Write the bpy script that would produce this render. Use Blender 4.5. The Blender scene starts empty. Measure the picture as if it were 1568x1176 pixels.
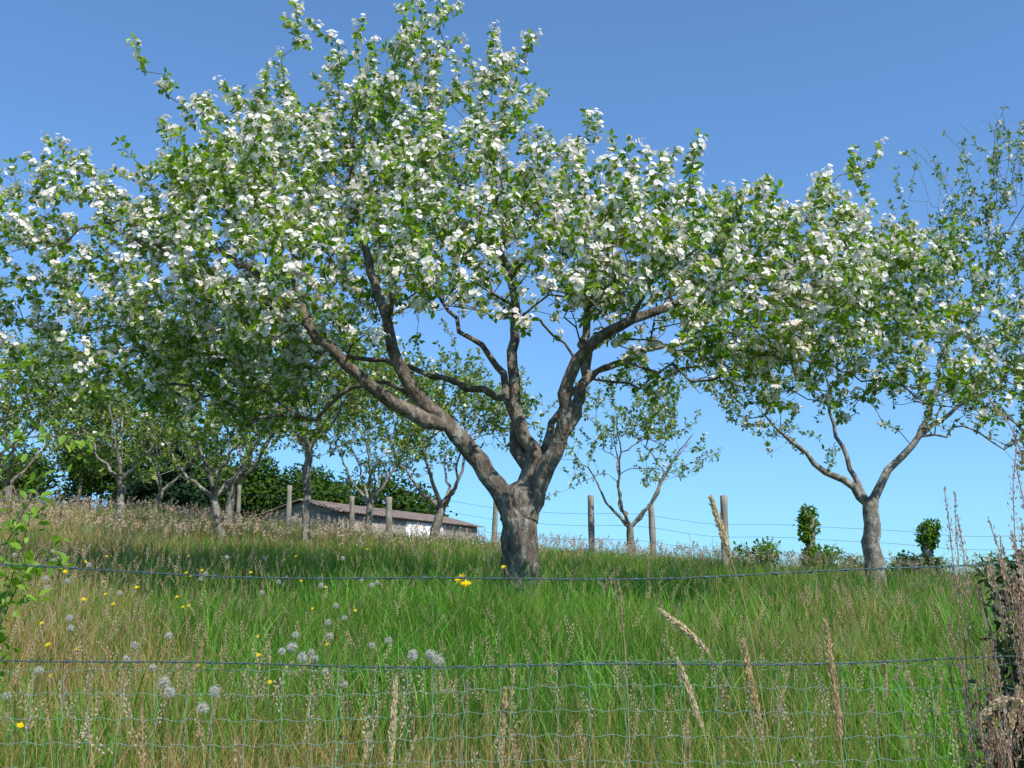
import bpy, math, random
import numpy as np
from mathutils import Vector
R = np.random.default_rng(7)
random.seed(7)
scene = bpy.context.scene

# ------------------------------------------------------------------ helpers
def nrm(a):
    return a/np.maximum(np.linalg.norm(a, axis=-1, keepdims=True), 1e-9)

def link(o, parent=None):
    scene.collection.objects.link(o)
    if parent is not None:
        o.parent = parent
    return o

def empty(name, loc=(0,0,0)):
    e = bpy.data.objects.new(name, None); e.empty_display_size = 0.3
    link(e)
    return e

def build(name, V, F, mat, col=None, smooth=False, parent=None):
    V = np.ascontiguousarray(V, dtype=np.float32); F = np.ascontiguousarray(F, dtype=np.int32)
    me = bpy.data.meshes.new(name)
    me.vertices.add(len(V)); me.vertices.foreach_set('co', V.ravel())
    me.loops.add(F.size); me.loops.foreach_set('vertex_index', F.ravel())
    me.polygons.add(len(F)); me.polygons.foreach_set('loop_start', np.arange(len(F), dtype=np.int32)*4)
    me.update(calc_edges=True)
    if smooth:
        me.polygons.foreach_set('use_smooth', np.ones(len(F), dtype=bool))
    if col is not None:
        ca = me.color_attributes.new('Col', 'FLOAT_COLOR', 'POINT')
        c4 = np.ones((len(V), 4), dtype=np.float32); c4[:, :3] = col
        ca.data.foreach_set('color', c4.ravel())
    me.materials.append(mat)
    o = bpy.data.objects.new(name, me)
    link(o, parent)
    return o

class Acc:
    def __init__(s): s.V=[]; s.F=[]; s.C=[]; s.n=0
    def add(s, V, F, C=None):
        V=np.asarray(V,float).reshape(-1,3)
        s.V.append(V); s.F.append(np.asarray(F)+s.n); s.n+=len(V)
        if C is not None:
            C=np.asarray(C,float)
            if C.ndim==1: C=np.tile(C,(len(V),1))
            s.C.append(C)
    def out(s, name, mat, smooth=False, parent=None):
        V=np.concatenate(s.V); F=np.concatenate(s.F)
        C=np.concatenate(s.C) if s.C else None
        return build(name,V,F,mat,C,smooth,parent)

def frames(d, up):
    y = nrm(d); x = nrm(np.cross(y, up)); z = np.cross(x, y)
    return np.stack([x, y, z], axis=-1)

def inst(T, TF, M, S, P):
    N=len(P); k=len(T)
    V = np.einsum('nij,kj->nki', M, T)*np.asarray(S).reshape(N,1,1)+P[:,None,:]
    F = TF[None]+ (np.arange(N)*k)[:,None,None]
    return V.reshape(-1,3), F.reshape(-1,4)

def rnd(n, s=1.0): return R.normal(0, s, (n,3))

LEAF = np.array([[0,0,0],[.25,.32,.07],[.22,.68,.03],[0,1,-.1],[-.22,.68,.03],[-.25,.32,.07]])
LEAF_F = np.array([[0,1,2,3],[0,3,4,5]])
pv=[];pf=[]
for i in range(5):
    a=i*2*math.pi/5; c,s=math.cos(a),math.sin(a)
    for (x,y,z) in [(0,.05,0),(.5,.62,.12),(0,1.02,.2),(-.5,.62,.12)]:
        pv.append((x*c-y*s,x*s+y*c,z))
    pf.append([i*4,i*4+1,i*4+2,i*4+3])
FLOWER=np.array(pv); FLOWER_F=np.array(pf)
KITE=np.array([[0,0,0],[.3,.45,.03],[0,1,0],[-.3,.45,.03]]); KITE_F=np.array([[0,1,2,3]])

def tube(P, r, sides, acc, col=None, wob=0.0):
    P=np.asarray(P,float); r=np.asarray(r,float); n=len(P)
    T=np.gradient(P,axis=0); T=nrm(T)
    ref=np.array([0.31,0.87,0.2]) if abs(T[0,2])>.5 else np.array([0.1,.2,1.])
    X=nrm(np.cross(T,ref)); Y=np.cross(T,X)
    a=np.arange(sides)*2*math.pi/sides
    rr=r[:,None]*np.ones((1,sides))
    if wob>0:
        idx=np.arange(n)[:,None]
        rr=rr*(1+wob*np.sin(a[None]*2+idx*.35+1)+wob*.7*np.sin(a[None]*3-idx*.55)+wob*.5*R.normal(0,1,(n,sides)))
    V=P[:,None]+rr[...,None]*(np.cos(a)[None,:,None]*X[:,None]+np.sin(a)[None,:,None]*Y[:,None])
    i=np.arange(n-1)[:,None]*sides; j=np.arange(sides)[None]; j2=(j+1)%sides
    F=np.stack([i+j,i+j2,i+sides+j2,i+sides+j],-1).reshape(-1,4)
    acc.add(V.reshape(-1,3),F,col)

def catmull(P, step):
    P=np.asarray(P,float)
    Q=np.vstack([2*P[0]-P[1],P,2*P[-1]-P[-2]])
    out=[]
    for i in range(1,len(Q)-2):
        L=np.linalg.norm(Q[i+1]-Q[i]); m=max(1,int(L/step))
        for t in np.arange(m)/m:
            a,b,c,d=Q[i-1],Q[i],Q[i+1],Q[i+2]
            out.append(.5*((2*b)+(-a+c)*t+(2*a-5*b+4*c-d)*t*t+(-a+3*b-3*c+d)*t**3))
    out.append(P[-1]); return np.array(out)

# ------------------------------------------------------------------ materials
def newmat(name):
    m=bpy.data.materials.new(name); m.use_nodes=True
    nt=m.node_tree; nt.nodes.clear()
    out=nt.nodes.new('ShaderNodeOutputMaterial')
    return m,nt,out

def leafmat(name, c1=None, c2=None, trans=.35, rough=.5, spec=.35, tcol=(1.1,1.25,.5), attr=False, cheap=False):
    m,nt,out=newmat(name); N=nt.nodes; L=nt.links
    geo=N.new('ShaderNodeNewGeometry')
    if attr:
        a=N.new('ShaderNodeAttribute'); a.attribute_name='Col'; colout=a.outputs['Color']
    else:
        r=N.new('ShaderNodeValToRGB'); r.color_ramp.elements[0].color=(*c1,1); r.color_ramp.elements[1].color=(*c2,1)
        L.new(geo.outputs['Random Per Island'], r.inputs[0]); colout=r.outputs[0]
    if cheap:
        p=N.new('ShaderNodeBsdfDiffuse'); L.new(colout,p.inputs['Color'])
    else:
        p=N.new('ShaderNodeBsdfPrincipled'); p.inputs['Roughness'].default_value=rough
        p.inputs['Specular IOR Level'].default_value=spec
        L.new(colout,p.inputs['Base Color'])
    t=N.new('ShaderNodeBsdfTranslucent')
    mul=N.new('ShaderNodeMix'); mul.data_type='RGBA'; mul.blend_type='MULTIPLY'; mul.inputs[0].default_value=1
    mul.inputs[7].default_value=(*tcol,1); L.new(colout,mul.inputs[6]); L.new(mul.outputs[2],t.inputs['Color'])
    mx=N.new('ShaderNodeMixShader'); mx.inputs[0].default_value=trans
    L.new(p.outputs[0],mx.inputs[1]); L.new(t.outputs[0],mx.inputs[2]); L.new(mx.outputs[0],out.inputs[0])
    return m

def noisemat(name, stops, scale=5, rough=.85, bump=.5, bscale=30, detail=6, dist=.02, second=None, stretch=(1,1,1)):
    m,nt,out=newmat(name); N=nt.nodes; L=nt.links
    tc=N.new('ShaderNodeTexCoord')
    mp=N.new('ShaderNodeMapping'); mp.inputs['Scale'].default_value=stretch; L.new(tc.outputs['Object'],mp.inputs[0])
    n=N.new('ShaderNodeTexNoise'); n.inputs['Scale'].default_value=scale; n.inputs['Detail'].default_value=detail; n.inputs['Roughness'].default_value=.65
    L.new(mp.outputs[0],n.inputs['Vector'])
    r=N.new('ShaderNodeValToRGB'); els=r.color_ramp.elements
    els[0].position=stops[0][0]; els[0].color=(*stops[0][1],1); els[1].position=stops[-1][0]; els[1].color=(*stops[-1][1],1)
    for s in stops[1:-1]:
        e=els.new(s[0]); e.color=(*s[1],1)
    L.new(n.outputs[0],r.inputs[0]); co=r.outputs[0]
    if second:
        n2=N.new('ShaderNodeTexNoise'); n2.inputs['Scale'].default_value=second[0]; n2.inputs['Detail'].default_value=6; n2.inputs['Roughness'].default_value=.7
        L.new(tc.outputs['Object'],n2.inputs['Vector'])
        r2=N.new('ShaderNodeValToRGB'); r2.color_ramp.elements[0].position=second[1]; r2.color_ramp.elements[1].position=second[2]
        L.new(n2.outputs[0],r2.inputs[0])
        mx=N.new('ShaderNodeMix'); mx.data_type='RGBA'; mx.inputs[7].default_value=(*second[3],1)
        L.new(r2.outputs[0],mx.inputs[0]); L.new(co,mx.inputs[6]); co=mx.outputs[2]
    p=N.new('ShaderNodeBsdfPrincipled'); p.inputs['Roughness'].default_value=rough; p.inputs['Specular IOR Level'].default_value=.2
    L.new(co,p.inputs['Base Color'])
    nb=N.new('ShaderNodeTexNoise'); nb.inputs['Scale'].default_value=bscale; nb.inputs['Detail'].default_value=8
    L.new(mp.outputs[0],nb.inputs['Vector'])
    b=N.new('ShaderNodeBump'); b.inputs['Strength'].default_value=bump; b.inputs['Distance'].default_value=dist
    L.new(nb.outputs[0],b.inputs['Height']); L.new(b.outputs[0],p.inputs['Normal'])
    L.new(p.outputs[0],out.inputs[0])
    return m

M_bark=noisemat('bark',[(.3,(.055,.042,.032)),(.5,(.16,.125,.095)),(.68,(.31,.26,.20))],scale=11,bump=1.,bscale=22,dist=.06,
                second=(9,.54,.68,(.38,.38,.31)),stretch=(1,1,.4))
M_bark2=noisemat('bark_grey',[(.3,(.08,.065,.05)),(.5,(.19,.165,.135)),(.7,(.33,.30,.25))],scale=8,bump=.7,bscale=26,dist=.03,
                second=(8,.5,.64,(.42,.41,.35)),stretch=(1,1,.5))
M_leaf=leafmat('apple_leaf',(.09,.20,.013),(.36,.52,.045),trans=.42,rough=.42,spec=.45,tcol=(1.15,1.3,.35))
M_petal=leafmat('apple_petal',(.97,.93,.85),(.93,.78,.74),trans=.34,tcol=(1,.98,.93),cheap=True)
M_petal.node_tree.nodes['Color Ramp'].color_ramp.elements[0].position=.6
M_leafbg=leafmat('orchard_leaf',(.13,.20,.04),(.34,.43,.11),trans=.4,cheap=True)
M_leafdark=leafmat('hedge_leaf',(.035,.075,.014),(.10,.17,.03),trans=.25,cheap=True)
M_leafmid=leafmat('shrub_leaf',(.07,.15,.018),(.21,.33,.045),trans=.35,cheap=True)
M_conif=leafmat('conifer_leaf',(.015,.04,.02),(.045,.08,.035),trans=.1,cheap=True)
M_ivy=leafmat('ivy_leaf',(.03,.065,.015),(.10,.15,.035),trans=.2,rough=.4,spec=.4)
M_bramble=leafmat('bramble_leaf',(.15,.30,.03),(.30,.47,.05),trans=.4)
M_grass=leafmat('grass_blade',attr=True,trans=.4,rough=.5,spec=.3,tcol=(1.1,1.2,.5))
M_seed=leafmat('seed_head',attr=True,trans=.3,tcol=(1,.95,.85),cheap=True)
M_ground=noisemat('meadow_soil',[(.3,(.05,.065,.015)),(.5,(.09,.10,.025)),(.7,(.16,.12,.05))],scale=.8,bump=.8,bscale=12,dist=.05,
                second=(.12,.5,.62,(.12,.17,.04)))
M_post=noisemat('weathered_wood',[(.3,(.18,.15,.12)),(.6,(.34,.31,.26)),(.75,(.44,.41,.36))],scale=12,bump=.6,bscale=40,dist=.01,stretch=(1,1,.15))
def plain(name,c,rough=.5,metal=0):
    m=noisemat(name,[(.3,tuple(x*.75 for x in c)),(.7,c)],scale=20,rough=rough,bump=.1)
    m.node_tree.nodes['Principled BSDF'].inputs['Metallic'].default_value=metal
    return m
M_wire=plain('galvanised_wire',(.10,.16,.17),.5,.3)
M_meshwire=plain('green_mesh_wire',(.28,.43,.35),.5,0)
M_steel_hazed=plain('pylon_steel_hazed',(.5,.56,.62),.6,.0)  # light bluish distance haze is painted into the steel colour
M_roof=noisemat('roof_tiles',[(.3,(.14,.11,.09)),(.5,(.22,.17,.14)),(.7,(.30,.24,.2))],scale=3,bump=.6,bscale=14)
M_stone=noisemat('stone_wall',[(.3,(.2,.18,.15)),(.5,(.32,.29,.25)),(.7,(.42,.39,.34))],scale=5,bump=.8,bscale=9,dist=.05)
M_wall=noisemat('whitewash',[(.3,(.7,.69,.66)),(.7,(.84,.83,.8))],scale=2,bump=.2,bscale=30)
M_glass=plain('window_glass',(.03,.04,.05),.15)
M_door=plain('door_paint',(.12,.2,.16),.5)

# ------------------------------------------------------------------ terrain
BY=[-400,-50,-4,0,3,5,7,10,14,20,28,34,60,120,2500]
BZ=[-12,-3,-.3,0,.25,.6,.96,1.36,1.72,2.2,2.58,2.4,-1,-6,-45]
SY=[-50,0,5,10,14,28,40,120,2500]; SZ=[0,.01,.02,.04,.053,.102,.105,.04,.02]
def gz(x,y):
    x=np.asarray(x,float); y=np.asarray(y,float)
    b=0; s=0
    for o in (-1.2,-.6,0,.6,1.2):
        b=b+np.interp(y+o,BY,BZ)/5; s=s+np.interp(y+o,SY,SZ)/5
    xx=26*np.tanh(x/26)
    xx=np.where(xx>0,xx*.85,xx)
    n=.035*np.sin(x*1.7+y*.9)+.03*np.sin(x*.8-y*1.4+2)+.02*np.sin(x*3.1+y*2.7)
    return b-s*xx+n
def ax(lo,hi,st,far):
    c=list(np.arange(lo,hi,st)); d=st; v=c[-1]
    while v<far: d*=1.25; v+=d; c.append(v)
    d=st; v=c[0]
    while v>-far: d*=1.25; v-=d; c.insert(0,v)
    return np.array(c)
gx=ax(-22,22,.4,2200); gy=ax(-6,46,.4,2200)
GX,GY=np.meshgrid(gx,gy); V=np.stack([GX,GY,gz(GX,GY)],-1).reshape(-1,3)
nx=len(gx); i=np.arange(len(gy)-1)[:,None]*nx; j=np.arange(nx-1)[None]
F=np.stack([i+j,i+j+1,i+nx+j+1,i+nx+j],-1).reshape(-1,4)
build('ground',V,F,M_ground,smooth=True)

def patch(x,y,s=1.,o=0.):
    return (np.sin(x*.9*s+1.3*np.sin(y*.7*s+o)+o)+np.sin(y*1.3*s+1.7*np.sin(x*.5*s+2+o))+.6*np.sin(x*2.7*s+y*2.1*s+o))/2.6
SPOTS=[(-2.6,5.4,1.1,1.),(-3.6,7.0,1.2,.8),(-1.2,4.6,.8,.8),(.7,4.6,.7,.7),(-5,9.5,1.8,.8),(2.6,7.5,1.,.5),(-.3,5.2,.6,.4),(-8,14,3,.9),(-11,20,5,1.),(-5,20,4,.6),(3.2,10.5,1.3,.4),(6,20,4,.4),(1.6,5.4,.5,.5)]
def dryness(x,y):
    d=0
    for a,b,r,s in SPOTS: d=d+s*np.exp(-((x-a)**2+((y-b)*.9)**2)/(r*r))
    return np.clip(d*(.8+.5*patch(x,y,2.2,1.5)),0,1)

# ------------------------------------------------------------------ grass
def blades(P,h,w,bend,col,acc,rows=4,stiff=2.0):
    N=len(P); a=R.uniform(0,2*math.pi,N)
    lean=np.stack([np.cos(a),np.sin(a),0*a],-1)
    fa=R.uniform(-1.1,1.1,N)
    side=np.stack([np.cos(fa),np.sin(fa),0*fa],-1)
    t=np.linspace(0,1,rows)
    sp=P[:,None]+np.array([0,0,1.])*(h[:,None]*(t-.25*bend[:,None]*t**2))[...,None]+lean[:,None]*(h[:,None]*bend[:,None]*t**stiff)[...,None]
    ww=w[:,None]*np.maximum((1-t)**.8,.08)
    A=sp-side[:,None]*ww[...,None]*.5; B=sp+side[:,None]*ww[...,None]*.5
    V=np.stack([A,B],2).reshape(N,rows*2,3)
    k=np.arange(rows-1)*2
    TF=np.stack([k,k+1,k+3,k+2],-1)
    F=(TF[None]+(np.arange(N)*rows*2)[:,None,None]).reshape(-1,4)
    C=np.repeat(col[:,None,:]*np.ones((1,rows,1)),2,axis=1).reshape(-1,3)
    acc.add(V.reshape(-1,3),F,C)
    return sp[:,-1], nrm(sp[:,-1]-sp[:,-2])

def wedge(n,y0,y1,marg=1.6,p=1.):
    u=R.uniform(0,1,n)**p; y=y0+(y1-y0)*u
    hw=.56*y+marg; x=R.uniform(-1,1,n)*hw
    return x,y
def mixc(a,b,t): return np.asarray(a)[None]*(1-t[:,None])+np.asarray(b)[None]*t[:,None]

G1=(.075,.21,.020); G2=(.23,.43,.045); BR=(.50,.28,.09); TAN=(.56,.44,.22)
def grasscol(x,y):
    n=len(x)
    c=mixc(G1,G2,np.clip(R.uniform(0,1,n)*.75+.45*patch(x,y,1.1,6.),0,1))
    far=np.clip((y-15)/11,0,1)
    pd=np.clip(.06+.72*dryness(x,y)+.12*far,0,.8)
    m=R.uniform(0,1,n)<pd
    dc=mixc(BR,TAN,R.uniform(0,1,n))
    c[m]=dc[m]
    c*=R.uniform(.7,1.2,(n,1))
    return c
ga=Acc()
def field(n,y0,y1,h0,h1,w0,w1,rows,p=1.):
    x,y=wedge(n,y0,y1,p=p)
    keep=R.uniform(0,1,n)<np.clip(.72+.4*patch(x,y,2.6,4.),.25,1)
    x,y=x[keep],y[keep]; n=len(x)
    z=gz(x,y)-.02
    h=R.uniform(h0,h1,n)*(1+.36*patch(x,y,1.4,3.))*(1-.25*dryness(x,y))
    blades(np.stack([x,y,z],-1),h,R.uniform(w0,w1,n),R.uniform(.05,.7,n),grasscol(x,y),ga,rows)
field(6000,1.4,3.4,.25,.5,.004,.009,3)
field(72000,3.3,8.5,.22,.5,.004,.010,4)
field(58000,8,15,.2,.44,.006,.013,3)
field(60000,14.5,31,.2,.38,.012,.022,3)
field(10000,30,42,.2,.35,.02,.03,3)
x,y=wedge(13000,3.6,10,p=1.2); k=(patch(x,y,1.2,9.)-1.2*dryness(x,y)>-.1); x,y=x[k],y[k]; n=len(x)
blades(np.stack([x,y,gz(x,y)],-1),R.uniform(.3,.6,n),R.uniform(.010,.018,n),R.uniform(.1,.7,n),mixc((.08,.27,.022),(.22,.47,.05),R.uniform(0,1,n)),ga,5)

sa=Acc()
def headT(m,wid,kl):
    vs=[];fs=[]
    for q in range(m):
        t=(q+.5)/m; a=q*2.4; o=wid*math.sin(math.pi*min(1,t*.9+.1))*random.uniform(.3,1)
        d=nrm(np.array([math.cos(a)*.5,1.,math.sin(a)*.5])+np.random.default_rng(q).normal(0,.15,3))
        M=frames(d[None],np.array([[math.cos(a+1),0,math.sin(a+1)]]))[0]
        vs.append((KITE*kl)@M.T+np.array([math.cos(a)*o,t,math.sin(a)*o])); fs.append(KITE_F+4*q)
    return np.concatenate(vs),np.concatenate(fs)
H_loose=headT(22,.11,.12); H_spike=headT(20,.035,.12); H_far=headT(7,.10,.35)
def seeds(n,y0,y1,h0,h1,H,L0,L1,w,ca,cb,p=1.,cond=None,stemc=(.28,.31,.11)):
    x,y=wedge(n,y0,y1,p=p)
    if cond is not None:
        k=R.uniform(0,1,len(x))<cond(x,y); x,y=x[k],y[k]
    n=len(x)
    P=np.stack([x,y,gz(x,y)],-1)
    tt=R.uniform(0,1,n)
    tip,d=blades(P,R.uniform(h0,h1,n),np.full(n,w),R.uniform(.02,.45,n),mixc(stemc,(.5,.38,.18),tt),ga,4)
    c=mixc(ca,cb,R.uniform(0,1,n))
    L=R.uniform(L0,L1,n)
    Vv,Ff=inst(H[0],H[1],frames(d+rnd(n,.12),nrm(rnd(n))),L,tip-d*L[:,None]*.3)
    sa.add(Vv,Ff,np.repeat(c,len(H[0]),axis=0))
seeds(260,3.3,5,.5,.75,H_loose,.08,.15,.002,(.48,.32,.2),(.58,.48,.32))
seeds(2600,4.5,9,.4,.68,H_loose,.05,.12,.0028,(.46,.27,.18),(.60,.47,.30),cond=lambda x,y:.25+.75*dryness(x,y))
seeds(1200,4.5,10,.4,.62,H_spike,.05,.09,.0028,(.54,.43,.23),(.42,.38,.18))
seeds(3800,9,16,.34,.6,H_loose,.06,.13,.004,(.46,.28,.2),(.60,.47,.32),cond=lambda x,y:.3+.7*dryness(x,y))
seeds(11000,15,32,.28,.48,H_far,.07,.13,.006,(.50,.32,.23),(.62,.50,.34),cond=lambda x,y:.25+.6*dryness(x,y)+.1*patch(x,y,.6,1.))

grass=empty('meadow_grass')
ga.out('grass_blades',M_grass,parent=grass)
sa.out('grass_seed_heads',M_seed,parent=grass)

# ------------------------------------------------------------------ trees
def grow_tree(name, limbs, blobs, K, leafmat_, bark, spur_leaves=6, leaf_len=(.05,.08), flower=.6, spacing=.09, shootL=(.22,.6),
              trunk_sides=14, tip_r=.0035, upw=.35, blob_center=None, bare=(), fk=7, fr=(.018,.029), fzlow=(3.0,1.2), alpha=.22, taper=.6, fs=.028):
    MAXN=160000
    pos=np.zeros((MAXN,3)); par=np.full(MAXN,-1,int); pl=np.zeros(MAXN); rm=np.zeros(MAXN); pen=np.zeros(MAXN); cnt=[0]
    def add(p,pa,r,e=0.):
        i=cnt[0]; pos[i]=p; par[i]=pa; rm[i]=r; pen[i]=e
        pl[i]=0 if pa<0 else pl[pa]+np.linalg.norm(pos[i]-pos[pa]); cnt[0]+=1; return i
    for li,(pts,r0,r1) in enumerate(limbs):
        C=catmull(pts,.12 if r0>.08 else .16); m=len(C)
        C[1:-1]+=R.normal(0,.012 if r0>.1 else .022,(m-2,3))
        if li==0: prev=-1; st=0
        else:
            d=np.linalg.norm(pos[:cnt[0]]-C[0],axis=1); prev=int(np.argmin(d)); st=1
        for q in range(st,m):
            t=q/(m-1); r=r0+(r1-r0)*t**taper
            e=50. if li==0 or q<m*.25 else 0.
            if li==0 and q<4: r*=1+.22*(1-q/4)**2
            prev=add(C[q],prev,r,e)
            if li==0: pl[prev]*=.0
    ctr=np.array(blob_center if blob_center is not None else np.mean([b[:3] for b in blobs],axis=0))
    T=[]
    for b in blobs:
        c=np.array(b[:3]); r=b[3]; dn=b[4] if len(b)>4 else 1.
        n=max(2,int(K*dn*r*r))
        u=nrm(rnd(n))*(R.uniform(.05,1,(n,1))**(1/2.0))*r*np.array([1.05,1.05,.85])
        for p in c+u: T.append((p,dn,0))
    for b in bare:
        c=np.array(b[:3]); n=b[4]
        for p in c+nrm(rnd(n))*R.uniform(.2,1,(n,1))*b[3]: T.append((p,1,1))
    fork=np.array(limbs[0][0][-1])
    T.sort(key=lambda q:np.linalg.norm(q[0]-fork))
    SP=[];SD=[]
    for (p,dn,isb) in T:
        n=cnt[0]
        df=pos[:n]-p
        d=np.sqrt(np.einsum('ij,ij->i',df,df))
        i=int(np.argmin(d+alpha*pl[:n]+pen[:n]))
        A=pos[i].copy(); L=np.linalg.norm(p-A); m=max(1,int(L/.16))
        perp=np.cross(p-A,R.normal(0,1,3)); perp=perp/(np.linalg.norm(perp)+1e-9)
        bow=perp*L*R.uniform(0,.16)+np.array([0,0,L*R.uniform(-.03,.16)])
        prev=i
        for q in range(1,m+1):
            t=q/m
            prev=add(A+(p-A)*t+bow*math.sin(math.pi*t)+(R.normal(0,.018,3) if q<m else 0),prev,0)
            if R.uniform()<.4 and L<1.2 and not isb: SP.append(pos[prev].copy()); SD.append(nrm(R.normal(0,1,3)+np.array([0,0,.8])))
        out=nrm(p-ctr)
        dr=nrm(out*.7+np.array([0,0,upw])+R.normal(0,.6,3))
        if isb: dr=nrm(out*.3+np.array([0,0,1.])+R.normal(0,.3,3))
        Ls=R.uniform(*shootL)*(2.0 if isb else 1); ns=max(2,int(Ls/spacing))
        if R.uniform()<.07 and not isb: ns=int(ns*2.)
        cur=p.copy()
        for q in range(ns):
            dr=nrm(dr+R.normal(0,.16,3)+np.array([0,0,.05])); cur=cur+dr*spacing
            prev=add(cur,prev,0)
            if not isb or R.uniform()<.3:
                SP.append(cur.copy()); SD.append(nrm(dr*.5+R.normal(0,.6,3)+np.array([0,0,.4])))
    n=cnt[0]; w=np.zeros(n)
    for i in range(n-1,-1,-1):
        if w[i]==0: w[i]=1
        if par[i]>=0: w[par[i]]+=w[i]
    r=np.maximum(tip_r*np.power(w,.36),rm[:n])
    for i in range(n):
        if par[i]>=0: r[i]=min(r[i],r[par[i]])
    main=np.full(n,-1)
    for i in range(n):
        p=par[i]
        if p>=0 and (main[p]<0 or w[i]>w[main[p]]): main[p]=i
    acc=Acc()
    starts=[0]+[i for i in range(1,n) if main[par[i]]!=i]
    for s in starts:
        ch=[] if s==0 else [par[s]]
        c=s
        while c>=0: ch.append(c); c=main[c]
        if len(ch)<2: continue
        rr=r[ch].copy()
        if s!=0: rr[0]=min(rr[1]*1.15,r[par[s]])
        rr[-1]*=.5
        big=rr[1] if s else rr[0]
        sides=trunk_sides if big>.09 else (8 if big>.035 else (5 if big>.012 else 3))
        tube(pos[ch],rr,sides,acc,wob=.06 if big>.05 else 0)
    e=empty(name)
    acc.out('trunk_and_branches',bark,smooth=True,parent=e)
    SP=np.array(SP); SD=np.array(SD); ns=len(SP)
    k=spur_leaves; P=np.repeat(SP,k,axis=0); D=np.repeat(SD,k,axis=0); N=len(P)
    d=nrm(D*.35+nrm(rnd(N))*1.0); P=P+d*.012
    up=nrm(np.array([0,0,1.])+rnd(N,.5))
    Vv,Ff=inst(LEAF,LEAF_F,frames(d,up),R.uniform(*leaf_len,N),P)
    build('leaves',Vv,Ff,leafmat_,parent=e)
    if flower>0:
        zlow=np.clip((SP[:,2]-fzlow[0])/fzlow[1],.3,1)
        clump=np.clip(1+.5*patch(SP[:,0]*2,SP[:,2]*2,1.3,1.),.4,1.4)
        f=R.uniform(0,1,ns)<flower*zlow*clump
        S=SP[f]; Dd=nrm(SD[f]+nrm(SP[f]-ctr)*.4+np.array([0,0,.2])); k=fk
        P=np.repeat(S,k,axis=0); D=np.repeat(Dd,k,axis=0); N=len(P)
        o=rnd(N); P=P+D*.06+o*fs; nz=nrm(D+o*.55+rnd(N,.15))
        x=nrm(np.cross(nz,rnd(N))); M=np.stack([x,np.cross(nz,x),nz],-1)
        Vv,Ff=inst(FLOWER,FLOWER_F,M,R.uniform(*fr,N),P)
        build('blossom',Vv,Ff,M_petal,parent=e)
    print(name,'nodes',n,'spurs',ns)
    return e

limbs=[
 ([(.03,10,1.2),(.08,10,1.65),(.07,10,2.1),(.07,10,2.35),(.08,10,2.55)],.20,.185),
 ([(.04,10,2.2),(-.10,9.96,2.52),(-.33,9.9,2.84),(-.65,9.8,3.2),(-.95,9.7,3.5),(-1.2,9.6,3.95),(-1.32,9.5,4.4),(-1.5,9.6,5.0),(-1.7,9.8,5.8),(-1.75,10,6.7)],.135,.012),
 ([(.1,10,2.5),(.24,10.05,2.9),(.06,10.1,3.25),(.02,10.15,3.9),(.02,10.2,4.6),(-.1,10.2,5.3),(-.2,10.2,6.2)],.115,.012),
 ([(.10,9.99,2.25),(.30,9.95,2.7),(.52,9.85,3.15),(.60,9.75,3.75),(.95,9.6,4.12),(1.5,9.5,4.33),(2.2,9.5,4.6),(3.1,9.6,4.8)],.13,.012),
 ([(-.7,9.78,3.2),(-1.2,9.6,3.42),(-1.65,9.4,3.75),(-2.0,9.3,4.1),(-2.5,9.2,4.6),(-3.1,9.3,4.95),(-3.9,9.5,5.05)],.09,.012),
 ([(.12,10.1,2.85),(-.05,10.5,3.6),(-.25,10.9,4.2),(-.6,11.2,4.6),(-1.0,11.6,5.3)],.08,.015),
 ([(.54,9.9,3.1),(.74,10.1,3.65),(.8,10.3,4.3),(.95,10.4,5.0),(1.2,10.5,5.7)],.09,.015),
 ([(.3,10.05,2.9),(.6,10.6,3.6),(1.3,11.2,4.2),(2.4,11.6,4.6),(3.5,11.8,4.8)],.05,.012),
 ([(-2.0,9.3,4.1),(-2.3,9.8,4.9),(-2.5,10,5.9),(-2.6,10,6.8)],.04,.010),
 ([(-1.3,9.55,4.2),(-1.1,9.0,4.5),(-.9,8.4,4.7)],.035,.012),
 ([(1.2,9.55,4.2),(1.3,9.0,4.4),(1.7,8.4,4.6)],.035,.012),
 ([(-.05,10.5,3.6),(-1.2,11.2,4.1),(-2.4,11.6,4.4),(-3.4,11.6,4.6)],.05,.015),
]
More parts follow.
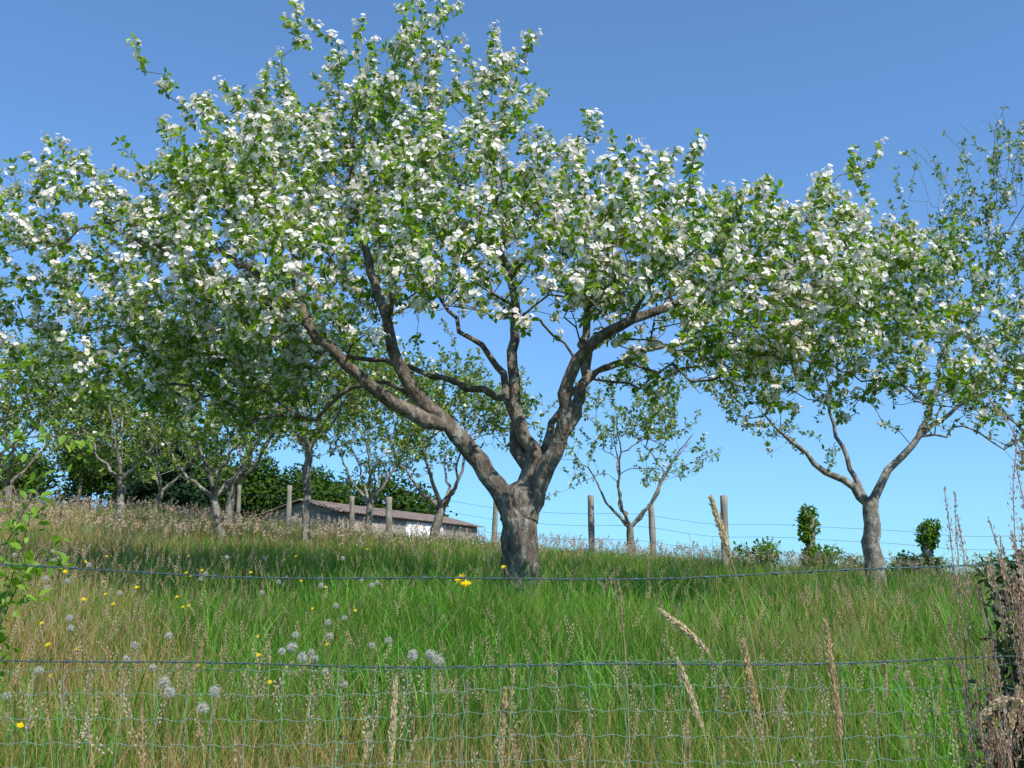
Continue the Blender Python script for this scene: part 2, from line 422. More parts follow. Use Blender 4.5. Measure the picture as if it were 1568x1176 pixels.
B=[(-5.1,9.8,5.25,.7),(-4.5,10,5.75,.4,.8),(-3.9,10,5.35,.85),(-4.75,10,4.9,.7,.6),(-5.4,9.8,4.6,.6,.7),(-3.4,10.2,6.0,.65),(-3.05,9.8,5.4,.9),
 (-3.65,10.2,4.35,.9,1.1),(-2.75,10.4,4.2,.9,1.1),(-4.1,10.3,3.8,.65),(-3.2,10.6,3.55,.7),(-2.5,10.6,3.6,.55,.9),(-4.9,10.4,4.1,.5,.7),(-3.2,10,6.5,.4,.8),(-2.5,10.2,6.7,.55,.8),(-2.4,10,6.0,.8),
 (-1.75,10.2,6.4,.8),(-1.7,10.2,7.35,.45,.8),(-2.55,10,7.6,.28,.7),(-1.05,10,7.6,.45,.9),(-1.2,10.3,6.85,.75,.9),(-.6,10.2,7.0,.55,.7),(.05,10.1,7.4,.33,.7),(-.3,10.1,7.3,.25,.7),
 (-.45,10.2,6.2,.75),(.1,10.2,6.4,.5,.7),(-1.6,9.8,5.6,.95),(-2.1,9.5,4.95,.85),(-1.1,9.4,4.9,.75,.8),(-.75,9.9,5.55,.8),(-.2,9.8,5.15,.75,.8),
 (.45,10.1,5.8,.65,.8),(.65,9.9,5.1,.75,.9),(1.25,10.2,5.5,.55),(1.35,9.8,4.95,.8),(2.1,10,5.3,.5),(2.05,9.8,4.75,.8),(2.6,10,5.5,.4,.8),
 (2.75,9.9,5.05,.7),(2.85,9.8,4.45,.8),(3.55,10,5.35,.45,.8),(3.85,10,6.1,.26,.9),(3.75,10,4.85,.75),(4.4,10,5.0,.5,.8),(4.2,10,4.45,.65,.8),
 (2.2,10.2,3.95,.65,.8),(3.15,10.1,3.8,.65,.8),(4.1,10.1,3.75,.55,.8),(1.6,10.4,3.95,.5,.6),(1.1,10,4.5,.6,.7),(4.75,10,3.6,.4,.7),(4.9,10,4.3,.4,.6),
 (.4,10.3,4.5,.45,.4),(.9,10.2,6.5,.15,.7),(-4.1,10,7.15,.12,1),(-3.8,10,6.95,.12,1),(3.55,10.2,5.8,.22,.8),
 (-3.0,8.6,4.4,.7,.8),(-1.9,8.3,4.35,.65,.9),(-.9,8.1,4.3,.6,.85),(.2,8.2,4.35,.55,.6),(1.3,8.2,4.3,.6,.8),(2.4,8.5,4.3,.65,.8),(3.3,8.8,4.25,.6,.8),
 (-1.5,8.6,3.95,.42,.8),(.75,8.5,4.05,.35,.7),(1.7,8.8,3.9,.45,.8),(-.5,8.5,4.1,.35,.6),(-2.4,8.8,4.0,.45,.8),(.15,8.8,4.15,.3,.6),
 (-2.4,8.9,5.3,.7,.8),(-.4,8.8,5.4,.6,.7),(1.2,8.8,5.0,.6,.8),
 (-3.8,11.8,4.7,.9,.9),(-2.6,12,4.9,.9,.8),(-3.0,11.6,4.1,.7),(-1.3,12.2,5.5,.9,.6),(0,12.3,5.9,.8,.5),(1.4,12.2,5.3,.9,.6),(2.7,12,5.0,.9,.7),(3.8,11.6,4.8,.8,.6),
 (-1.5,11.5,6.6,.7,.6),(2.9,11.6,4.1,.7,.7),(-4.8,11,4.6,.7,.7),(1.6,12,4.3,.5,.5)]
grow_tree('apple_tree',limbs,B,68,M_leaf,M_bark,spur_leaves=6,leaf_len=(.055,.095),flower=.72,blob_center=(0,10.2,3.9),shootL=(.2,.5),fk=8,fr=(.022,.034),fs=.030)

zb=float(gz(5.1,14))
l2=[([(5.12,14,zb-.1),(5.06,14,zb+.5),(5.08,14,2.75)],.14,.115),
 ([(5.05,14,2.7),(4.85,14,3.0),(4.45,13.9,3.2),(4.0,13.8,3.6),(3.6,13.8,4.0)],.08,.015),
 ([(5.06,14,2.7),(4.9,14.2,3.3),(4.75,14.4,4.0),(4.8,14.6,4.9)],.055,.015),
 ([(5.1,14,2.7),(5.35,14,3.2),(5.8,13.9,3.7),(6.1,13.9,4.4),(6.4,14,5.3)],.08,.015),
 ([(5.8,13.9,3.7),(6.5,14.2,4.2),(7.2,14.4,4.9)],.045,.015)]
B2=[(3.7,13.8,4.3,.7),(4.2,14,4.9,.8),(3.9,13.8,3.8,.5,.7),(5.3,14.2,4.8,.9),(4.8,14.4,5.6,.8,.8),(6.2,14,5.4,.9),(5.5,14,6.2,.8,.8),(6.3,14.2,6.4,.8),(7.1,14,5.9,.9),
 (7.0,14,6.8,.7),(7.3,14,4.6,.9),(6.4,13.6,4.3,.7,.9),(7.9,14,5.2,.9),(7.9,14,6.6,.8),(4.4,13.6,3.5,.3,.5),(8.4,14.3,4.2,.8),(7.6,13.8,3.6,.6,.8),(7.7,14,7.2,.5,.6),
 (5.9,13.8,4.0,.5,.7),(7.0,13.8,3.9,.5,.8)]
grow_tree('apple_tree',l2,B2,62,M_leafbg,M_bark2,spur_leaves=6,leaf_len=(.045,.08),flower=.25,fk=5,fr=(.02,.03),blob_center=(5.8,14,3.4),
          bare=[(6.6,14,7.2,.6,14),(7.3,14,7.7,.5,20),(7.8,14,7.6,.6,20)])

def auto_tree(x,y,h,cr,seed,fork=.9,tr=.11,dens=26,leaf=M_leafbg,bark=M_bark2,ll=(.07,.12),nl=6,fl=.12,low=.35,name='apple_tree',sx=1.):
    global R
    R=np.random.default_rng(seed)
    z=float(gz(x,y)); lean=R.normal(0,.1)
    top=(x+lean,y,z+fork)
    L=[([(x,y,z-.15),(x+lean*.3,y,z+fork*.5),top],tr,tr*.8)]
    bl=[]
    n=5; a0=R.uniform(0,6)
    for i in range(n):
        a=a0+i*2*math.pi/n+R.normal(0,.25); rr=cr*R.uniform(.5,.8)
        ex=x+math.cos(a)*rr*sx; ey=y+math.sin(a)*rr; ez=z+fork+(h-fork)*R.uniform(.4,.7)
        L.append(([top,(x+lean+(ex-x)*.35+R.normal(0,.08),y+(ey-y)*.35,z+fork+(ez-z-fork)*.3),(x+(ex-x)*.7,y+(ey-y)*.7,z+fork+(ez-z-fork)*.75),(ex,ey,ez)],tr*.5,.012))
    m=18
    for i in range(m):
        a=R.uniform(0,6.28); q=math.sqrt(R.uniform(0,1))*.85
        zz=z+fork+(h-fork)*(low*.3+ (1-.55*q*q)*R.uniform(low,.92))
        bl.append((x+math.cos(a)*cr*q*sx,y+math.sin(a)*cr*q,zz,R.uniform(.25,.42)*cr*.9,R.uniform(.6,1.1)))
    return grow_tree(name,L,bl,dens,leaf,bark,spur_leaves=nl,leaf_len=ll,flower=fl,fk=3,fr=(.025,.04),blob_center=(x,y,z+fork+.3),trunk_sides=8,tip_r=.005,spacing=.13,shootL=(.25,.7))
auto_tree(2.85,24,4.5,2.5,11,fork=.8,dens=22)
auto_tree(-3.95,19,4.4,2.1,12,fork=1.9,tr=.09,dens=34)
auto_tree(-1.75,22,4.4,2.4,13,fork=.9,tr=.13,dens=30)
auto_tree(-6.6,23,4.8,2.5,14,fork=1.0,tr=.12,dens=36)
auto_tree(-5.3,18,3.9,2.0,15,fork=.8,tr=.09,dens=36,low=.2)
auto_tree(-13.0,25.5,4.1,2.6,16,fork=.6,tr=.12,dens=40,low=.15)
auto_tree(-9.9,27.5,4.4,2.6,17,fork=.7,tr=.1,dens=40,low=.15)
auto_tree(-8.3,21,4.7,2.2,18,fork=1.0,tr=.1,dens=38,low=.2)
auto_tree(10.2,18,5.2,2.3,19,fork=1.3,tr=.12,dens=38)
auto_tree(-15.0,22.5,5.2,2.6,20,fork=.8,tr=.12,dens=42,leaf=M_leafmid,low=.15)
auto_tree(-4.2,29,5.0,2.8,21,fork=1.0,tr=.13,dens=28,leaf=M_leafmid)
auto_tree(-10.6,20,3.8,1.8,22,fork=.8,tr=.1,dens=40,low=.15)
R=np.random.default_rng(99)

def cloud(name,blobs,n,ll,mat,parent=None,shell=.35,up=.4):
    w=np.array([b[3]**2 for b in blobs]); w/=w.sum(); P=[];D=[]
    for b,q in zip(blobs,w):
        m=max(10,int(n*q)); u=nrm(rnd(m)); rr=R.uniform(shell,1,(m,1))**.6
        lump=1+.22*np.sin(u[:,:1]*7+b[0])*np.sin(u[:,2:]*6+b[1])+.1*R.normal(0,1,(m,1))
        sc=np.array(b[4]) if len(b)>4 else np.array([1,1,1])
        P.append(np.array(b[:3])+u*rr*lump*b[3]*sc); D.append(u)
    P=np.concatenate(P);D=np.concatenate(D);N=len(P)
    Vv,Ff=inst(LEAF,LEAF_F,frames(nrm(D*.4+rnd(N,.6)),nrm(D+np.array([0,0,up])+rnd(N,.4))),R.uniform(*ll,N),P)
    return build(name,Vv,Ff,mat,parent=parent)
def trunk_only(parts,parent,mat=M_bark):
    a=Acc()
    for p,r0,r1 in parts:
        C=catmull(p,.3); tube(C,np.linspace(r0,r1,len(C)),8,a,wob=.05)
    a.out('trunk_and_branches',mat,smooth=True,parent=parent)

hb=[]
for i in range(46):
    y=R.uniform(42,50); x=R.uniform(-.56*y,-.06*y)
    hgt=.4+1.8*np.clip((-x/y-.05)/.3,0,1)
    hb.append((x,y,float(gz(x,y))+R.uniform(.9,3.4)+hgt,R.uniform(.7,1.5)))
hedge=empty('hedgerow_trees'); cloud('foliage',hb,52000,(.14,.26),M_leafdark,hedge,shell=.15)
trunk_only([([(b[0],b[1],float(gz(b[0],b[1]))-.3),(b[0]+.2,b[1],b[2])],.15,.05) for b in hb],hedge)
def conifer(x,y,h,r):
    z=float(gz(x,y)); e=empty('conifer_tree'); bl=[]
    for i in range(26):
        t=i/26; a=i*2.4; q=r*(1-t)**.8*.6
        bl.append((x+math.cos(a)*q,y+math.sin(a)*q,z+h*(.1+.85*t),max(.25,r*(1-t)*.55),(1,1,.7)))
    cloud('foliage',bl,9000,(.14,.26),M_conif,e,up=-.3); trunk_only([([(x,y,z-.3),(x,y,z+h*.95)],.16,.03)],e)
conifer(-12.6,36,5.8,1.5); conifer(-13.9,37.5,5.2,1.4)
sb=[]
for x,y,s in [(6.3,19.5,.3),(7.1,19.8,.25),(5.0,20.5,.28),(7.9,20.5,.25),(8.8,21,.3),(11,22,.4)]:
    sb+= [(x+R.normal(0,.2),y+R.normal(0,.2),float(gz(x,y))+.2+R.uniform(0,.2),s) for _ in range(3)]
sh=empty('scrub_bushes'); cloud('foliage',sb,4500,(.06,.11),M_leafmid,sh)
trunk_only([([(b[0],b[1],float(gz(b[0],b[1]))-.1),(b[0],b[1],b[2]+.1)],.02,.006) for b in sb],sh)

# ------------------------------------------------------------------ posts on the crest
def post(x,y,h,r,lean=0.,ivy=False):
    z=float(gz(x,y)); a=Acc(); n=9
    P=[(x+lean*t*h,y,z-.2+(h+.2)*t) for t in np.linspace(0,1,n)]
    rr=[r*(1+.06*math.sin(i*1.7)) for i in range(n)]; P.append((x+lean*h,y,z+h+.015)); rr.append(r*.55); P.append((x+lean*h,y,z+h+.02)); rr.append(.001)
    if not ivy:
        tube(P,rr,9,a,wob=.05); return a.out('fence_post',M_post,smooth=False)
    e=empty('ivy_covered_post'); tube(P,rr,9,a,wob=.05); a.out('post',M_post,parent=e)
    cloud('ivy',[(x+R.normal(0,.06),y+R.normal(0,.04),z+h*t,.14+.06*math.sin(t*9),(1,1,1.1)) for t in np.linspace(.1,1.02,9)],1800,(.06,.1),M_leafmid,e)
posts=[(-6.1,27,1.2,.07),(-4.35,27,1.15,.07),(-3.35,27,1.2,.09),(-.5,26,1.4,.07),(2.0,25,1.6,.08),(3.55,25,1.5,.08),(-7.6,27.5,1.1,.06)]
for p in posts: post(*p,lean=R.normal(0,.05))
post(4.25,20,1.5,.075,.03)
post(5.95,20,1.25,.09,.06,True); post(8.35,20,1.1,.08,-.04,True)
a=Acc()
for zz in (.5,.85,1.15):
    C=[]
    for xx in np.linspace(-9,12,60): 
        yy=27-(.35*(xx+4) if xx>-4 else 0)*.9; yy=max(yy,20)
        C.append((xx,yy,float(gz(xx,yy))+zz))
    tube(C,np.full(60,.004),4,a)
a.out('crest_fence_wire',M_wire)

# ------------------------------------------------------------------ farm building
def box(acc,c,ux,uy,hx,hy,z0,z1):
    c=np.array(c); ux=np.array(ux); uy=np.array(uy); V=[]
    for z in (z0,z1):
        for sx,sy in ((-1,-1),(1,-1),(1,1),(-1,1)):
            p=c+ux*hx*sx+uy*hy*sy; V.append((p[0],p[1],z))
    acc.add(V,np.array([[0,3,2,1],[4,5,6,7],[0,1,5,4],[1,2,6,5],[2,3,7,6],[3,0,4,7]]))
A=np.array([-7.2,34.]); Bq=np.array([-2.9,42.5]); ctr=(A+Bq)/2; Lh=np.linalg.norm(Bq-A)/2
u=(Bq-A)/(2*Lh); v=np.array([u[1],-u[0]])
hs=empty('farm_building'); w=Acc(); zb0=.8; ez=4.12; rz=4.5; D=1.6
box(w,ctr,u,v,Lh,D,zb0,ez); w.out('walls',M_stone,parent=hs)
ww=Acc(); box(ww,ctr+v*.06+u*.6,u,v,1.3,D,zb0,ez-.1); ww.out('whitewashed_bay',M_wall,parent=hs)
g=Acc()
for s in (-1,1):
    e_=ctr+u*Lh*s
    g.add([(*(e_-v*D),ez),(*(e_+v*D),ez),(*e_,rz),(*e_,rz-.001)],np.array([[0,1,2,3]]))
g.out('gables',M_stone,parent=hs)
rf=Acc(); ovl=.2
nseg=60
for s in (-1,1):
    for kk in range(nseg):
        t0=-Lh-ovl+(2*Lh+2*ovl)*kk/nseg; t1=-Lh-ovl+(2*Lh+2*ovl)*(kk+1)/nseg; tm=(t0+t1)/2
        for (ta,tb,za,zb_) in ((t0,tm,0,.05),(tm,t1,.05,0)):
            V=[(*(ctr+u*ta+v*s*(D+ovl)),ez-.04+za),(*(ctr+u*tb+v*s*(D+ovl)),ez-.04+zb_),(*(ctr+u*tb),rz+.06+zb_),(*(ctr+u*ta),rz+.06+za)]
            rf.add(V,np.array([[0,1,2,3]]))
rf.out('roof',M_roof,parent=hs)
wn=Acc(); dd=Acc()
for t in (-3.4,-1.6,3.6):
    box(wn,ctr+v*D+u*t,u,v,.4,.03,2.7,3.5)
box(dd,ctr+v*(D+.06)+u*.9,u,v,.45,.03,1.6,3.4)
wn.out('windows',M_glass,parent=hs); dd.out('door',M_door,parent=hs)

# ------------------------------------------------------------------ pylon
py=Acc(); bx,by=-74.,155.; z0=float(gz(bx,by)); H=52.
def seg(p,q,r=.07): tube(np.array([p,q]),[r,r],4,py)
def wd(t): return 3.2*(1-t)**1.3+.5
lev=np.linspace(0,1,13)
for i in range(12):
    a0,a1=wd(lev[i]),wd(lev[i+1]); zA,zB=z0+H*lev[i],z0+H*lev[i+1]
    c0=[(bx+sx*a0,by+sy*a0,zA) for sx,sy in ((-1,-1),(1,-1),(1,1),(-1,1))]; c1=[(bx+sx*a1,by+sy*a1,zB) for sx,sy in ((-1,-1),(1,-1),(1,1),(-1,1))]
    for k in range(4):
        seg(c0[k],c1[k]); seg(c0[k],c1[(k+1)%4],.045); seg(c0[(k+1)%4],c1[k],.045); seg(c1[k],c1[(k+1)%4],.045)
for t,wA in ((.72,6),(.83,5),(.94,4)):
    for s in (-1,1):
        seg((bx,by,z0+H*t+1),(bx+s*wA,by,z0+H*t),.06); seg((bx,by,z0+H*t-1),(bx+s*wA,by,z0+H*t),.06)
        C=[(bx+s*wA+q*60*-1,by+q*40,z0+H*t-1.5-8*math.sin(math.pi*min(1,abs(q)/2))) for q in np.linspace(0,2,20)]
        tube(C,np.full(20,.03),3,py)
py.out('electricity_pylon',M_steel_hazed)

# ------------------------------------------------------------------ foreground wire fence  (y = 3)
fe=empty('wire_fence'); bw=Acc()
def wire(z,sag,r=.0013,barb=False,twist=False):
    xs=np.linspace(-5.4,5.4,700); ph=((xs+1.85)/3.5)%1
    zz=z-sag*4*ph*(1-ph)+.004*np.sin(xs*5.3+z*9); yy=3+.004*np.sin(xs*3.1+z*5)
    if twist:
        for s in (0,math.pi):
            tube(np.stack([xs,yy+.002*np.cos(xs*160+s),zz+.002*np.sin(xs*160+s)],-1),np.full(700,r),4,bw)
    else: tube(np.stack([xs,yy,zz],-1),np.full(700,r),4,bw)
    if barb:
        for xb in np.arange(-5.3,5.3,.105):
            i=int((xb+5.4)/10.8*699); c=np.array([xb,yy[i],zz[i]])
            for q in range(2):
                d=nrm(R.normal(0,1,3)*np.array([.5,1,1])); tube(np.array([c-d*.012,c,c+d*.012]),[.0005,.0016,.0005],4,bw)
            tube(np.array([c-[.006,0,0],c+[.006,0,0]]),[.004,.004],5,bw)
wire(1.685,.06,.0014,True,True); wire(1.405,.03,.0013,True,True)
bw.out('barbed_wire',M_wire,parent=fe)
mw=Acc()
hz=[1.37-.068*i for i in range(16)]
for i,z in enumerate(hz):
    xs=np.linspace(-5.4,5.4,900)
    zz=z+.004*np.sin(xs*2*math.pi/.09+i*2.1)+.014*np.sin(xs*1.3+.4)+.007*np.sin(xs*4+i*.5)
    tube(np.stack([xs,3.012+.003*np.sin(xs*7+i),zz],-1),np.full(900,.00105),3,mw)
for k in range(118):
    x0=-5.35+k*.0915
    zs=np.linspace(1.37,.3,90)
    tube(np.stack([x0+.003*np.sin(zs*2*math.pi/.068+k)+.010*np.sin(k*1.7+zs*2.2),3.012+0*zs,zs+.014*math.sin(x0*1.3+.4)],-1),np.full(90,.00105),3,mw)
mw.out('wire_mesh',M_meshwire,parent=fe)
pa=Acc()
for xp in (-5.35,-1.85,1.65,5.15):
    z=float(gz(xp,3.07)); tube([(xp,3.07,z-.3),(xp,3.07,z+.7),(xp,3.07,1.74),(xp,3.07,1.76),(xp,3.07,1.761)],[.05,.05,.048,.03,.001],10,pa,wob=.03)
pa.out('posts',M_post,parent=fe)

# ------------------------------------------------------------------ near plants
def plume(acc,base,ctrl,headn,L,wid,col,stc=(.55,.45,.24),ks=.02):
    C=catmull([base]+ctrl,.03); tube(C,np.linspace(.0022,.0012,len(C)),4,acc,stc)
    d=np.concatenate([[0],np.cumsum(np.linalg.norm(np.diff(C,axis=0),axis=1))]); tot=d[-1]
    t=R.uniform(0,1,headn); s=tot-L*(1-t)
    P=np.stack([np.interp(s,d,C[:,k]) for k in range(3)],-1); P2=np.stack([np.interp(np.minimum(s+.03,tot+.03),d,C[:,k]) for k in range(3)],-1)
    T=nrm(P2-P+np.array([0,0,1e-4])); o=nrm(rnd(headn)); wd_=wid*np.sin(np.pi*np.clip(t*.85+.12,0,1))**.7
    P=P+o*(wd_*R.uniform(0,1,headn))[:,None]*np.array([1,1,.6])
    K2=KITE*np.array([.6,1,1])
    Vv,Ff=inst(K2,KITE_F,frames(nrm(T+o*.3+rnd(headn,.12)),nrm(rnd(headn))),R.uniform(.6,1.2,headn)*ks,P)
    c=np.minimum(mixc(np.array(col)*.85,np.array(col)*1.25,R.uniform(0,1,headn)),.9); acc.add(Vv,Ff,np.repeat(c,4,axis=0))
pl_=Acc()
TC=(.74,.62,.40); T2=(.66,.50,.27)
def g0(x,y): return (x,y,float(gz(x,y)))
plume(pl_,g0(.82,3.1),[(.78,3.1,1.0),(.72,3.08,1.5),(.66,3.06,1.72),(.615,3.05,1.87)],1300,.19,.011,TC,ks=.014)
plume(pl_,g0(.85,3.2),[(.8,3.2,.9),(.7,3.2,1.25),(.6,3.2,1.42),(.47,3.2,1.53)],1200,.2,.012,TC,ks=.014)
plume(pl_,g0(.98,3.0),[(.97,3.0,.8),(.95,3.0,1.2),(.93,3.0,1.5)],1000,.33,.011,T2,ks=.014)
plume(pl_,g0(.8,2.9),[(.76,2.9,.8),(.7,2.9,1.2),(.66,2.9,1.45)],700,.22,.010,T2,ks=.014)
plume(pl_,g0(.6,2.9),[(.58,2.9,.8),(.56,2.9,1.1),(.5,2.9,1.32),(.47,2.9,1.4)],500,.2,.008,TC,ks=.014)
plume(pl_,g0(1.15,2.9),[(1.2,2.9,.8),(1.27,2.9,1.15),(1.36,2.9,1.28),(1.43,2.9,1.29),(1.48,2.9,1.24)],1000,.24,.012,TC,ks=.014)
plume(pl_,g0(1.3,2.9),[(1.36,2.9,.8),(1.4,2.9,1.2),(1.43,2.9,1.32)],460,.12,.01,TC,ks=.014)
plume(pl_,g0(-.38,3.0),[(-.36,3.0,.8),(-.35,3.0,1.1),(-.34,3.0,1.34)],700,.25,.009,TC,ks=.014)
plume(pl_,g0(-.02,3.1),[(-.03,3.1,.8),(-.03,3.1,1.1),(-.02,3.1,1.3)],400,.2,.008,T2,ks=.014)
plume(pl_,g0(.35,3.2),[(.36,3.2,.8),(.36,3.2,1.3),(.34,3.2,1.62)],140,.16,.006,(.45,.3,.2),ks=.012)
plume(pl_,g0(-1.1,3.3),[(-1.1,3.3,.8),(-1.05,3.3,1.2),(-1.0,3.3,1.45)],200,.2,.01,(.52,.36,.2),ks=.012)
for _ in range(44):
    x=R.uniform(-1.8,1.8); yv=R.uniform(2.5,4.2); h=R.uniform(.98,1.42); lx=R.normal(0,.1)
    plume(pl_,g0(x,yv),[(x+lx*.2,yv,.7),(x+lx*.6,yv,h-.2),(x+lx,yv,h)],int(R.uniform(60,150)),R.uniform(.08,.2),R.uniform(.005,.011),
          mixc((.52,.35,.2),(.66,.54,.33),R.uniform(0,1,1))[0],ks=.011)
pe=empty('tall_dry_grass'); pl_.out('seeding_stems',M_seed,parent=pe)

rb=empty('ivy_thicket')
bl=[]
for t in np.linspace(0,1,12):
    bl.append((1.67+R.normal(0,.03)-.05*math.sin(t*3.1),3.12+R.normal(0,.06),.35+1.25*t,.19*(1.15-.5*t)+.02))
bl+=[(1.95,3.2,1.0,.3),(2.0,3.1,1.3,.25),(1.9,3.3,.6,.35),(1.5,3.1,.7,.16),(1.48,3.1,1.0,.13)]
cloud('leaves',bl,15000,(.02,.04),M_ivy,rb,shell=.1)
trunk_only([([(1.7+R.normal(0,.08),3.1+R.normal(0,.06),.2),(1.65+R.normal(0,.1),3.1,1.0),(1.68+R.normal(0,.12),3.1,1.6)],.008,.003) for _ in range(10)],rb)
dk=Acc()
for _ in range(150):
    x=R.uniform(1.28,1.9); yv=R.uniform(2.7,2.98) if R.uniform()<.7 else R.uniform(3.1,3.5); h=R.uniform(1.1,2.2)
    x=x*yv/2.9
    if x<1.52: h=min(h,1.2+(x-1.3)*4.)
    lx=R.normal(0,.07)
    plume(dk,g0(x,yv),[(x+lx*.2,yv,.8),(x+lx*.6,yv,h-.25),(x+lx,yv,h)],int(R.uniform(90,200)),R.uniform(.2,.5),R.uniform(.010,.024),
          mixc((.46,.26,.20),(.74,.56,.42),R.uniform(0,1,1))[0],stc=(.46,.30,.18),ks=.012)
dk.out('sorrel_stems',M_seed,parent=empty('red_sorrel'))

lb=empty('bramble_shoots'); lt=Acc(); LP=[];LD=[]
for q,(b0,pts) in enumerate([((-1.9,3.2),[(-1.8,3.2,1.3),(-1.62,3.2,1.75),(-1.5,3.15,1.95)]),((-2.0,3.1),[(-1.9,3.1,1.4),(-1.7,3.1,2.1),(-1.58,3.1,2.3)]),
    ((-1.8,3.3),[(-1.75,3.3,1.1),(-1.6,3.25,1.6),(-1.42,3.2,1.72)]),((-1.75,3.2),[(-1.7,3.2,1.0),(-1.62,3.2,1.5),(-1.55,3.2,1.85)]),
    ((-2.0,3.4),[(-1.95,3.4,1.3),(-1.8,3.4,2.0),(-1.62,3.4,2.12),(-1.45,3.4,2.06)]),((-1.9,3.1),[(-1.8,3.1,1.2),(-1.6,3.1,1.62),(-1.46,3.1,1.6)])]):
    C=catmull([g0(*b0)]+pts,.04); tube(C,np.linspace(.005,.0015,len(C)),5,lt)
    for c in C[int(len(C)*.45):]:
        for _ in range(5):
            LP.append(c+R.normal(0,.03,3)); LD.append(nrm(R.normal(0,1,3)+np.array([.2,-.2,.3])))
LP=np.array(LP);LD=np.array(LD);N=len(LP)
Vv,Ff=inst(LEAF,LEAF_F,frames(LD,nrm(np.array([0,-.2,1.])+rnd(N,.4))),R.uniform(.025,.055,N),LP)
build('leaves',Vv,Ff,M_bramble,parent=lb); lt.out('stems',M_bark,parent=lb)

dc=Acc(); ds=Acc(); yf=Acc()
def clock(x,y,z,r=.021):
    n=110; u=nrm(rnd(n)); c=np.array([x,y,z])
    Vv,Ff=inst(KITE*np.array([.2,1,1]),KITE_F,frames(u,nrm(rnd(n))),np.full(n,r),np.tile(c,(n,1))); dc.add(Vv,Ff,(.62,.6,.54))
    o=nrm(np.cross(u,rnd(n)))
    for s in (1,-1):
        Vv,Ff=inst(KITE*np.array([.3,1,1]),KITE_F,frames(o*s+u*.25,u),np.full(n,r*.3),c+u*r*.92); dc.add(Vv,Ff,(.76,.75,.7))
    tube([g0(x+.02,y),(x+.01,y,z*.5+float(gz(x,y))*.5),(x,y,z-r*.1)],[.002,.0018,.0016],4,ds,(.25,.2,.09))
for x,z,y in [(-1.2,1.24,3.6),(-1.045,1.245,3.6),(-1.24,1.27,3.65),(-.345,1.37,3.55),(-.26,1.35,3.6),(-.3,1.36,3.75),(-.74,1.36,3.6),(-.8,1.39,3.7),(-1.05,1.2,3.5)]: clock(x,y,z)
for _ in range(46):
    y=R.uniform(5,9.5); x=R.uniform(-.55*y,-.12*y); clock(x,y,float(gz(x,y))+R.uniform(.42,.62),.022)
def yel(x,y,z,r=.018):
    n=24; a=np.arange(n)*2.4; el=R.uniform(.1,.9,n); face=nrm(np.array([R.normal(0,.3),-.55,.8])); t1=nrm(np.cross(face,[1,0,.1])); t2=np.cross(face,t1)
    d=nrm(np.cos(a)[:,None]*t1+np.sin(a)[:,None]*t2+el[:,None]*face*.8)
    Vv,Ff=inst(KITE*np.array([.7,1,1]),KITE_F,frames(d,np.tile(face,(n,1))),R.uniform(.8,1.1,n)*r,np.tile(np.array([x,y,z]),(n,1))); yf.add(Vv,Ff,(.85,.66,.02))
    tube([g0(x+.01,y),(x,y,z*.5+.5*float(gz(x,y))),(x,y,z)],[.002,.0018,.0015],4,ds,(.14,.2,.05))
yel(-.165,3.25,1.625,.024); yel(-.15,3.27,1.61,.02)
for x,z,y in [(-.05,1.72,6),(-2.5,1.56,6.2),(-2.45,1.5,6.2),(-2.35,1.6,6.3),(-2.55,1.53,6),(-3.0,1.5,6),(-2.05,1.35,4.5),(-2.0,1.05,4.2),(-2.9,1.7,6.5)]: yel(x,y,z)
for _ in range(40):
    y=R.uniform(5,12); x=R.uniform(-.55*y,-.1*y); yel(x,y,float(gz(x,y))+R.uniform(.4,.6),.016)
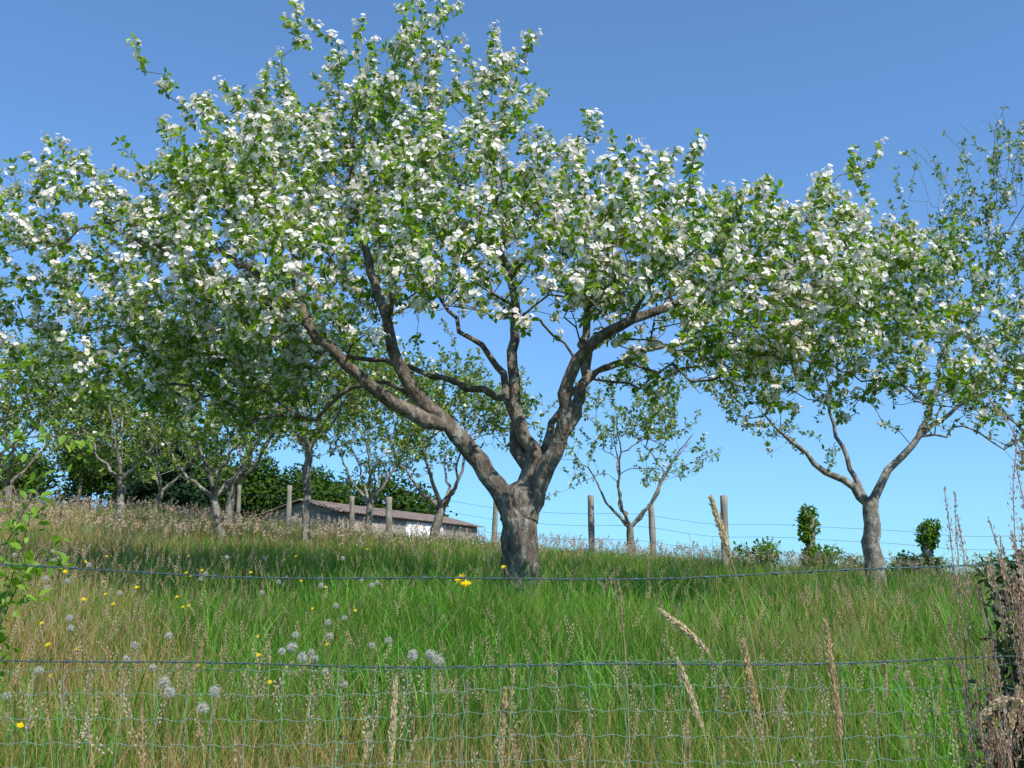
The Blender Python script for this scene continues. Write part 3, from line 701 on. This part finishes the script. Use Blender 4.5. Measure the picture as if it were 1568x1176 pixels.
de=empty('dandelion_flowers'); dc.out('seed_clocks',M_seed,parent=de); ds.out('stems',M_grass,parent=de); yf.out('yellow_heads',M_seed,parent=de)

# ------------------------------------------------------------------ sun, sky, camera
sd=Vector((.50,-.68,1.0)).normalized()
el=math.asin(sd.z); az=math.atan2(sd.x,sd.y)
L=bpy.data.lights.new('sun','SUN'); L.energy=5.0; L.angle=math.radians(.5); L.color=(1,.96,.88)
lo=bpy.data.objects.new('sun',L); lo.rotation_euler=sd.to_track_quat('Z','Y').to_euler(); lo.location=(5,-5,12); link(lo)
w=bpy.data.worlds.new('World'); scene.world=w; w.use_nodes=True; nt=w.node_tree
bg=nt.nodes['Background']; sky=nt.nodes.new('ShaderNodeTexSky'); sky.sky_type='NISHITA'; sky.sun_disc=False
sky.sun_elevation=el; sky.sun_rotation=az; sky.altitude=0; sky.air_density=1.1; sky.dust_density=.0; sky.ozone_density=3.4
hsv=nt.nodes.new('ShaderNodeHueSaturation'); hsv.inputs['Saturation'].default_value=1.1; hsv.inputs['Value'].default_value=1.42
nt.links.new(sky.outputs[0],hsv.inputs['Color'])
# soft shoulder so that the horizon keeps its blue: c*K/(c+K)
K=(3.5,11.5,42.)
va=nt.nodes.new('ShaderNodeVectorMath'); va.operation='ADD'; va.inputs[1].default_value=K
vm=nt.nodes.new('ShaderNodeVectorMath'); vm.operation='MULTIPLY'; vm.inputs[1].default_value=K
vd=nt.nodes.new('ShaderNodeVectorMath'); vd.operation='DIVIDE'
nt.links.new(hsv.outputs[0],va.inputs[0]); nt.links.new(hsv.outputs[0],vm.inputs[0])
nt.links.new(vm.outputs[0],vd.inputs[0]); nt.links.new(va.outputs[0],vd.inputs[1])
nt.links.new(vd.outputs[0],bg.inputs[0]); bg.inputs[1].default_value=.15

cam=bpy.data.cameras.new('camera'); cam.sensor_width=36; cam.lens=34.6; cam.clip_end=5000; cam.clip_start=.05
co=bpy.data.objects.new('camera',cam); co.location=(0,0,1.6); co.rotation_euler=(math.radians(101.7),0,0); link(co); scene.camera=co
scene.view_settings.view_transform='Standard'; scene.view_settings.look='None'; scene.view_settings.exposure=0
